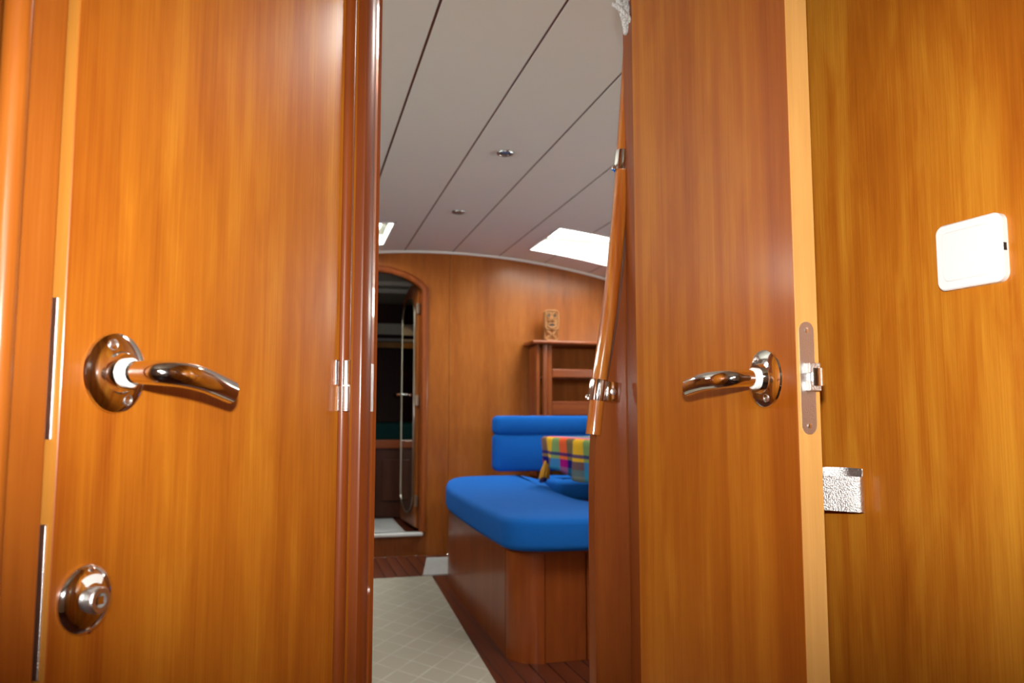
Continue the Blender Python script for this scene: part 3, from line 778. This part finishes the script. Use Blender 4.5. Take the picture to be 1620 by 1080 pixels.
sc_out = [(0.748, 3.02), (0.765, 2.86), (0.83, 2.79), (0.95, 2.765), (1.20, 2.755), (1.50, 2.76), (1.62, 2.80), (1.62, 3.16), (1.50, 3.21), (1.32, 3.24), (1.25, 3.36), (1.25, 3.62), (1.28, 3.90), (1.36, 4.25), (1.41, 4.55), (1.40, 4.84), (1.36, 4.90), (1.15, 4.90), (0.99, 4.87), (0.90, 4.72), (0.83, 4.45), (0.775, 4.10), (0.752, 3.60)]
sm = [(v.x, v.y) for v in spline([(p[0], p[1], 0) for p in sc_out], 4, closed=True)]
bm = new(); cushion(bm, [(p[0] - 0.9, p[1] - 3.4) for p in sm], 0.0, 0.118, 0.026, 0.004)
o = tag(obj('seat_cushion', bm, M_blue, smooth=True), 'large blue curved seat cushion nearest the aisle', 'cushion', 'blue dinette cushions'); o.location = (0.885, 3.4, 0.402)

sb2 = tag(empty('settee_base', (1.9, 4.9, 0)), 'wooden settee base against the far bulkhead under the table', 'settee')
obj('front_panel', box(new(), (-0.455, -0.42, 0), (0.95, -0.40, 0.388)), M_base, sb2)
obj('top_rail', box(new(), (-0.455, -0.43, 0.388), (0.95, 0.10, 0.402)), M_frame_x, sb2)
bm = new(); cushion(bm, rrect(0.95, 0.44, 0.05, 5), 0.0, 0.118, 0.03, 0.004)
o = tag(obj('seat_cushion', bm, M_blue, smooth=True), 'blue seat cushion along the far bulkhead behind the table', 'cushion', 'blue dinette cushions'); o.location = (1.93, 4.64, 0.402)

# back cushion with a stitched headrest roll
bc = tag(empty('back_cushion', (1.78, 4.95, 0.545)), 'blue upright back cushion with headrest roll against the far bulkhead', 'cushion', 'blue dinette cushions')
def pillow(name, x0, x1, z0, z1, y0, y1, r_, parent):
    bm = new(); cushion(bm, [(p[0], p[1]) for p in rrect(x1 - x0, z1 - z0, r_, 6, (x0 + x1) / 2, (z0 + z1) / 2)], y0, y1, 0.024, 0.002, cin=0.006)
    for v in bm.verts: v.co = Vector((v.co.x, -v.co.z, v.co.y))
    return obj(name, bm, M_blue, parent, smooth=True)
pillow('lower_pad', -0.585, 0.60, 0.0, 0.235, -0.02, 0.085, 0.035, bc)
pillow('headrest_roll', -0.585, 0.60, 0.225, 0.345, -0.02, 0.090, 0.035, bc)

# table and tablecloth
TZ = 0.778
tb = tag(empty('dinette_table', (1.76, 3.62, 0)), 'dinette table almost hidden under a plaid cloth', 'table')
obj('tabletop', box(new(), (-0.48, -0.62, TZ - 0.036), (0.48, 0.46, TZ - 0.004), 0.012), M_frame_x, tb)
obj('pedestal', lathe(new(), [(0.05, 0.02), (0.045, 0.05), (0.04, TZ - 0.08), (0.09, TZ - 0.037)], seg=28), M_steel, tb, smooth=True, angle=40)
obj('foot', lathe(new(), [(0.17, 0.0), (0.17, 0.012), (0.06, 0.025), (0.001, 0.025)], seg=32), M_steel, tb, smooth=True, angle=40)

def tablecloth():
    me_v, me_f, uvs = [], [], []
    x0, x1, y0, y1 = 1.272, 2.25, 2.99, 4.09
    NX, NY, ND = 30, 44, 10
    dmax = 0.20
    # unrolled grid: a runs across (x), b runs along (y); positions beyond the table edge hang down
    def drop_len(side, t):
        if side == 'L':   # free corner lifted towards the far end
            return 0.150 + 0.055 * min(1, max(0, (4.05 - t) / 0.55))
        return 0.17
    rr = 0.014
    def place(u, v):
        # u: metres across from table left edge (neg = hanging left), v: metres along from y1 going to the viewer
        X_ = x0 + u; Y_ = y1 - v; Z_ = TZ + 0.002
        def hang(d):
            # d>0 metres past the edge: quarter round, then down
            if d < rr * math.pi / 2:
                a = d / rr; return rr * math.sin(a), rr * (1 - math.cos(a))
            return rr, rr + d - rr * math.pi / 2
        dx = 0.0; dz = 0.0; dy = 0.0
        if u < 0:
            o_, dn = hang(-u); X_ = x0 - o_; dz += dn
            k = min(1, dn / 0.15)
            X_ += k * (0.012 * math.sin(Y_ * 19) + 0.008 * math.sin(Y_ * 33 + 1) + 0.012)
            Y_ += k * 0.030 * (0.4 + 0.6 * k)
        if v < 0:
            o_, dn = hang(-v); Y_ = y1 + o_; dz = max(dz, dn) if u < 0 else dz + dn
            Y_ += min(1, dn / 0.15) * 0.010 * math.sin(X_ * 22)
        L_ = (y1 - y0)
        if v > L_:
            o_, dn = hang(v - L_); Y_ = y0 - o_; dz = max(dz, dn)
        return (X_, Y_, Z_ - dz)
    us = [-1 + k / ND for k in range(ND)] + [k / NX * (x1 - x0) for k in range(NX + 1)]
    vs_ = [-0.15 + 0.15 * k / 8 for k in range(8)] + [k / NY * (y1 - y0) for k in range(NY + 1)]
    bm = new(); uvl = bm.loops.layers.uv.new('UVMap')
    grid = {}
    for i, u in enumerate(us):
        for j, v in enumerate(vs_):
            uu = u
            if i < ND: uu = u * drop_len('L', y1 - v)
            if i < ND and v < 0:                                   # corner: gathered fold
                p = place(uu, 0.0); q = place(0.0, v)
                f_ = -v / 0.15; g_ = -uu / 0.15
                P_ = Vector(p); P_.y += 0.02 * f_ * g_ + 0.02 * f_ * (1 - g_); P_.x += 0.03 * f_ * g_
                P_.z = min(p[2], q[2]) if g_ < 0.05 else p[2] - 0.0 * f_
                if i == ND: P_ = Vector(q)
            else: P_ = Vector(place(uu, v))
            grid[i, j] = (bm.verts.new(P_), (v, uu))
    for i in range(len(us) - 1):
        for j in range(len(vs_) - 1):
            c = [grid[i, j], grid[i + 1, j], grid[i + 1, j + 1], grid[i, j + 1]]
            try: f = bm.faces.new([k[0] for k in c])
            except ValueError: continue
            for lp, k in zip(f.loops, c): lp[uvl].uv = (k[1][0] + 0.0, k[1][1] * -1 if False else -k[1][1])
    r0, r1, r2 = (x1 + x0) / 2, (y0 + y1) / 2, TZ
    for v in bm.verts: v.co -= Vector((r0, r1, r2))
    me = bpy.data.meshes.new('tablecloth'); bm.to_mesh(me); bm.free(); me.materials.append(M_plaid)
    me.polygons.foreach_set('use_smooth', [True] * len(me.polygons))
    o = bpy.data.objects.new('tablecloth', me); COL.objects.link(o); o.location = (r0, r1, r2)
    sol = o.modifiers.new('thickness', 'SOLIDIFY'); sol.thickness = 0.0018; sol.offset = 1
    return o
tcl = tag(tablecloth(), 'bright multicoloured plaid cloth draped over the dinette table', 'tablecloth')
# corner tassel of the cloth
def tassel(name, base, tip, mat, n, spread, parent):
    bm = new()
    for k in range(n):
        a = 2 * math.pi * k / n
        e_ = Vector((spread * math.cos(a), spread * math.sin(a), random.uniform(-0.008, 0.008)))
        m_ = (Vector(base) + Vector(tip)) / 2 + e_ * 0.8
        tube(bm, spline([Vector(base) + e_ * 0.15, m_, Vector(tip) + e_], 4), [0.0075] * 8 + [0.005], 6)
    o = obj(name, bm, mat, parent, smooth=True); return o
ob = Vector(tcl.location)
tassel('tassel', Vector((1.288, 4.09, 0.655)) - ob, Vector((1.272, 4.09, 0.560)) - ob, M_tas_y, 9, 0.022, tcl)
tassel('tassel_end', Vector((1.276, 4.092, 0.585)) - ob, Vector((1.262, 4.09, 0.545)) - ob, M_tas_n, 7, 0.014, tcl)

# bookcase on the far bulkhead
bk = tag(empty('bookcase', (1.94, 5.215, 0.50)), 'wooden open-fronted bookcase with fiddle rails on the far bulkhead', 'bookcase')
def B(name, a, b, mat, bev=0.003):
    return obj(name, box(new(), (a[0] - 1.9, a[1] - 5.215, a[2] - 0.5), (b[0] - 1.9, b[1] - 5.215, b[2] - 0.5), bev), mat, bk)
B('side_panel', (1.475, 5.03, 0.5), (1.497, 5.215, 1.355), M_frame)
bm = new(); tube(bm, [(1.535 - 1.9, 5.035 - 5.215, 0.0), (1.535 - 1.9, 5.035 - 5.215, 0.855)], 0.021, 20)
obj('corner_post', bm, M_frame, bk, smooth=True, angle=50)
B('stile', (1.553, 5.025, 0.5), (1.580, 5.05, 1.355), M_frame)
B('back_panel', (1.497, 5.195, 0.5), (2.5, 5.214, 1.355), M_matt, 0)
B('shelf', (1.50, 5.04, 1.135), (2.5, 5.195, 1.150), M_frame_x)
B('shelf', (1.50, 5.04, 0.885), (2.5, 5.195, 0.900), M_frame_x)
B('fiddle_rail', (1.58, 5.022, 1.140), (2.5, 5.040, 1.198), M_frame_x, 0.006)
B('fiddle_rail', (1.58, 5.022, 0.890), (2.5, 5.040, 0.985), M_frame_x, 0.006)
B('side_panel', (2.5, 5.03, 0.5), (2.522, 5.215, 1.355), M_frame)
bm = new(); box(bm, (1.435 - 1.9, 4.985 - 5.215, 0.857), (2.55 - 1.9, 5.214 - 5.215, 0.882), 0.010, 3)
obj('cap', bm, M_frame_x, bk, smooth=True, angle=50)

# carved wooden statuette
stt = tag(empty('carved_statuette', (1.640, 5.10, 1.383)), 'small openwork carved wooden figure standing on the bookcase', 'statuette')
bm = new(); box(bm, (-0.040, -0.018, 0.0), (0.040, 0.018, 0.016), 0.004)
for s in (-1, 1):
    tube(bm, spline([(s * 0.036, 0, 0.014), (s * 0.010, -0.004, 0.040), (s * 0.010, -0.004, 0.052), (s * 0.038, 0, 0.078)], 5), 0.011, 10)
    tube(bm, spline([(s * 0.040, 0.004, 0.014), (s * 0.045, 0.004, 0.045), (s * 0.040, 0.004, 0.078)], 4), 0.006, 8)
obj('openwork_base', bm, M_carv, stt, smooth=True, angle=60)
body = [(p[0], p[1]) for p in rrect(0.100, 0.135, 0.022, 5, 0, 0.145)]
obj('body', prism(new(), body, -0.010, 0.016, 'Y'), M_carv, stt)
bm = new(); tube(bm, [(p[0], -0.012, p[1]) for p in rrect(0.092, 0.127, 0.02, 5, 0, 0.145)], 0.006, 8, closed=True, up=(0, 1, 0))
obj('border', bm, M_carv, stt, smooth=True)
for s in (-1, 1):
    ring = [(s * 0.021 + 0.014 * math.cos(t), -0.014, 0.176 + 0.018 * math.sin(t)) for t in [2 * math.pi * k / 20 for k in range(20)]]
    bm = new(); tube(bm, ring, 0.005, 8, closed=True, up=(0, 1, 0)); obj('eye', bm, M_carv, stt, smooth=True)
    obj('pupil', lathe(new(), [(0.009, -0.0105), (0.007, -0.012), (0.001, -0.0125)], (s * 0.021, 0, 0.176), (0, 1, 0), 16), M_dark, stt)
bm = new(); tube(bm, spline([(0.004, -0.014, 0.168), (0.002, -0.020, 0.150), (0.016, -0.016, 0.140), (0.026, -0.014, 0.150)], 5), 0.005, 8)
tube(bm, spline([(-0.004, -0.014, 0.168), (-0.010, -0.018, 0.146), (-0.026, -0.014, 0.138), (-0.030, -0.013, 0.152)], 5), 0.005, 8)
obj('scroll', bm, M_carv, stt, smooth=True)
obj('slot', prism(new(), [(p[0], p[1]) for p in rrect(0.034, 0.012, 0.0058, 5, 0, 0.112)], -0.0125, -0.009, 'Y'), M_dark, stt)
bm = new(); tube(bm, [(p[0], -0.013, p[1]) for p in rrect(0.044, 0.022, 0.010, 5, 0, 0.112)], 0.004, 8, closed=True, up=(0, 1, 0))
obj('lip', bm, M_carv, stt, smooth=True)
bm = new(); tube(bm, spline([(-0.032, -0.013, 0.104), (0.0, -0.016, 0.090), (0.032, -0.013, 0.104)], 5), 0.006, 8)
obj('chin', bm, M_carv, stt, smooth=True)

# ================================================================== FLOOR COVERINGS
def rug(name, pts, z, label, cat, mat=None):
    c = Vector((sum(p[0] for p in pts) / len(pts), sum(p[1] for p in pts) / len(pts)))
    bm = new(); prism(bm, [(p[0] - c.x, p[1] - c.y) for p in pts], 0, z)
    o = tag(obj(name, bm, mat or M_carpet), label, cat); o.location = (c.x, c.y, 0.0003)
rug('carpet_runner', [(0.60, 1.45), (0.663, 2.72), (0.75, 4.518), (-0.02, 4.512), (-0.10, 2.7), (-0.10, 1.45)], 0.006, 'long beige carpet runner with a diamond pattern along the aisle', 'carpet')
rug('floor_mat', [(0.705, 4.55), (0.862, 4.545), (0.905, 4.80), (0.97, 5.09), (0.814, 5.10)], 0.006, 'small pale mat on the planks at the far bulkhead', 'mat', M_mat)

# ================================================================== GRAB POLE, CLAMPS, ROPE
pp = [(0.4045, 0.856), (0.4155, 0.9404), (0.4310, 1.0326), (0.4430, 1.1296), (0.4515, 1.2094), (0.4595, 1.3049), (0.470, 1.4415), (0.478, 1.60), (0.482, 1.78), (0.482, 1.95)]
PYc = PY + 0.004
pole = [((x_ - 0.0015) * k_, PYc, CAM_H + (z_ - CAM_H) * k_) for x_, z_ in pp]
pole = [(p[0], p[1], min(p[2], 1.94)) for p in pole]
base = Vector(pole[0])
gp = tag(empty('grab_pole', tuple(base)), 'curved varnished wooden grab pole held by two chrome clamps', 'pole')
sp_p = spline([Vector(p) - base for p in pole], 8)
bm = new(); tube(bm, sp_p, 0.0112, 24, up=(0, 1, 0))
obj('pole', bm, M_pole, gp, smooth=True, angle=50)
def pole_at(z):
    z -= base.z
    for a, b in zip(sp_p, sp_p[1:]):
        if a.z <= z <= b.z and b.z > a.z:
            t = (z - a.z) / (b.z - a.z); return a + (b - a) * t, (b - a).normalized()
    return sp_p[-1], Vector((0, 0, 1))
for z_ in (CAM_H + (0.918 - CAM_H) * k_, CAM_H + (1.2525 - CAM_H) * k_):
    c, t = pole_at(z_)
    h = 0.0155
    bm = new(); lathe(bm, [(0.0124, -h), (0.0138, -h), (0.0145, -h * 0.6), (0.0146, h * 0.6), (0.0138, h), (0.0124, h)], tuple(c), tuple(t), 36)
    cl = obj('clamp', bm, M_chrome, gp, smooth=True, angle=45)
    nx = Vector((1, 0, 0)) - t * t.x; nx.normalize()
    bm = new(); box(bm, (0.008, -0.0155, -h * 0.95), (0.030, -0.0105, h * 0.95), 0.0015)
    for v in bm.verts: v.co = c + nx * v.co.x + Vector((0, 1, 0)) * v.co.y + t * v.co.z
    obj('flange', bm, M_chrome, cl, smooth=True, angle=40)
    obj('screw', lathe(new(), [(0.0050, 0.0), (0.0046, -0.0018), (0.0020, -0.0026), (0.0004, -0.0026)], tuple(c + nx * 0.0175 + Vector((0, -0.0155, 0))), (0, 1, 0), 18), M_steel, cl, smooth=True, angle=40)
    obj('lip', lathe(new(), [(0.0040, 0.0), (0.0046, 0.004), (0.0030, 0.007)], tuple(c - nx * 0.0140 - t * h), tuple(t), 14), M_chrome, cl, smooth=True, angle=40)

# rope hung over the top of the pole
rz = CAM_H + (1.4454 - CAM_H) * k_
rb = Vector((0.4695, PYc - 0.022, rz - 0.009))
rp = tag(empty('rope_coil', tuple(rb)), 'pale grey braided rope tied around the top of the grab pole', 'rope')
def rope_part(name, pts, rad=0.0042):
    path = spline(pts, 10); bm = new()
    # three twisted strands
    for s in range(3):
        q = []
        for i, p in enumerate(path):
            a = i * 0.55 + s * 2.0944
            t = (path[min(i + 1, len(path) - 1)] - path[max(i - 1, 0)]).normalized()
            u_ = t.cross(Vector((0.3, 1, 0.2))).normalized(); v_ = t.cross(u_)
            q.append(p + (u_ * math.cos(a) + v_ * math.sin(a)) * rad * 0.52)
        tube(bm, q, rad * 0.62, 8)
    return obj(name, bm, M_rope, rp, smooth=True)
rope_part('strand', [(0.001, 0.0, 0.000), (-0.003, -0.002, 0.020), (-0.008, -0.003, 0.036), (-0.013, -0.002, 0.060), (-0.009, 0.0, 0.110), (0.010, 0.004, 0.16)], 0.0050)
rope_part('strand', [(0.004, -0.002, 0.006), (0.001, -0.006, 0.026), (-0.003, -0.007, 0.046), (-0.007, -0.006, 0.080), (-0.002, -0.004, 0.12), (0.014, 0.002, 0.16)], 0.0050)
rope_part('strand', [(0.010, -0.002, 0.015), (0.006, -0.006, 0.035), (0.002, -0.010, 0.060), (-0.001, -0.010, 0.095), (0.006, -0.006, 0.13), (0.018, 0.001, 0.16)], 0.0050)
rope_part('loose_end', [(0.006, -0.012, 0.012), (-0.005, -0.014, 0.021), (-0.015, -0.013, 0.031), (-0.025, -0.010, 0.039)], 0.0036)
ring = [(0.025 + 0.0175 * math.cos(t), 0.022 + 0.0175 * math.sin(t), 0.150 + 0.004 * math.sin(2 * t)) for t in [2 * math.pi * k / 26 for k in range(27)]]
rope_part('wrap', ring, 0.0045)
ring = [(p[0], p[1], p[2] + 0.010) for p in ring]
rope_part('wrap', ring, 0.0045)

# ================================================================== ON THE RIGHT WALL
# white sensor plate
def on_wall(name, along, z):
    """Empty on the right wall: local x runs toward the viewer, local -y out of the wall."""
    o = empty(name, (0, 0, 0), 0)
    d = Vector((math.cos(R(94.82)), math.sin(R(94.82)), 0)); p = Vector((0.60, 0.60, 0)) + d * along
    nrm_rz = R(94.82 - 180)     # local x backwards along the wall -> local y points into the wall
    o.location = (p.x, p.y, z); o.rotation_euler = (0, 0, nrm_rz)
    return o
swp = tag(on_wall('wall_switch', -0.0055, 1.0305), 'square white plastic wall plate with rounded corners on the right wall', 'switch')
def rounded_plate(w, h, r_, y0, y1, bev):
    bm = new(); pts = rrect(w, h, r_, 6)
    cushion(bm, pts, 0, abs(y1 - y0), bev, 0.0, 3)
    bm2 = bm
    for v in bm2.verts: v.co = Vector((v.co.x, -v.co.z + y0, v.co.y))
    return bm2
def plate(w, h, r_, y0, y1, bev):
    bm = new(); pts = rrect(w, h, r_, 6); ins_ = inset(pts, bev)
    A_ = [bm.verts.new((p[0], y0, p[1])) for p in pts]; B_ = [bm.verts.new((p[0], y1 + bev, p[1])) for p in pts]; C_ = [bm.verts.new((p[0], y1, p[1])) for p in ins_]
    n = len(pts)
    for P_, Q_ in ((A_, B_), (B_, C_)):
        for k in range(n): bm.faces.new((P_[k], P_[(k + 1) % n], Q_[(k + 1) % n], Q_[k]))
    bm.faces.new(A_); bm.faces.new(C_); return bm
obj('plate', plate(0.070, 0.0625, 0.0085, 0.0, -0.0075, 0.0012), M_plast, swp, smooth=True, angle=30)
obj('rocker', plate(0.054, 0.047, 0.006, -0.0070, -0.0085, 0.0008), M_plast, swp, smooth=True, angle=30)
obj('notch', box(new(), (0.0335, -0.0062, -0.004), (0.0353, -0.0025, 0.003)), M_dark, swp)

# sprung door catch: bent metal loop on a hinge
ct = tag(on_wall('door_catch', 0.168, 0.7795), 'worn metal door catch bent into a loop behind the right door edge', 'door catch')
hh = 0.043
def strip(pts, th, z0, z1):
    n = len(pts); bm = new(); P_ = [Vector((p[0], p[1])) for p in pts]; out = []
    for i in range(n):
        t = (P_[min(i + 1, n - 1)] - P_[max(i - 1, 0)]).normalized(); nn = Vector((-t.y, t.x)); out.append(P_[i] + nn * th)
    prism(bm, [tuple(p) for p in P_] + [tuple(p) for p in reversed(out)], z0, z1); return bm
back = spline([(-0.020, -0.036, 0), (-0.012, -0.020, 0), (0.002, -0.006, 0), (0.016, -0.003, 0), (0.030, -0.006, 0)], 6)
obj('spring_back', strip([(v.x, v.y) for v in back], 0.0012, 0.0, hh + 0.003), M_cast, ct, smooth=True, angle=40)
front = spline([(0.030, -0.006, 0), (0.0325, -0.010, 0), (0.030, -0.015, 0), (0.012, -0.026, 0), (-0.012, -0.040, 0)], 6)
obj('front_plate', strip([(v.x, v.y) for v in front], 0.0014, 0.001, hh - 0.005), M_cast, ct, smooth=True, angle=40)
for k in range(3):
    lz = 0.001 + k * 0.0120
    obj('knuckle', lathe(new(), [(0.0030, lz), (0.0034, lz + 0.0004), (0.0034, lz + 0.0112), (0.0030, lz + 0.0116)], (-0.0145, -0.0425, 0), (0, 0, 1), 18), M_chrome, ct, smooth=True, angle=40)
obj('mount', box(new(), (0.000, -0.004, 0.006), (0.026, 0.0, hh - 0.006), 0.001, 1), M_steel, ct)
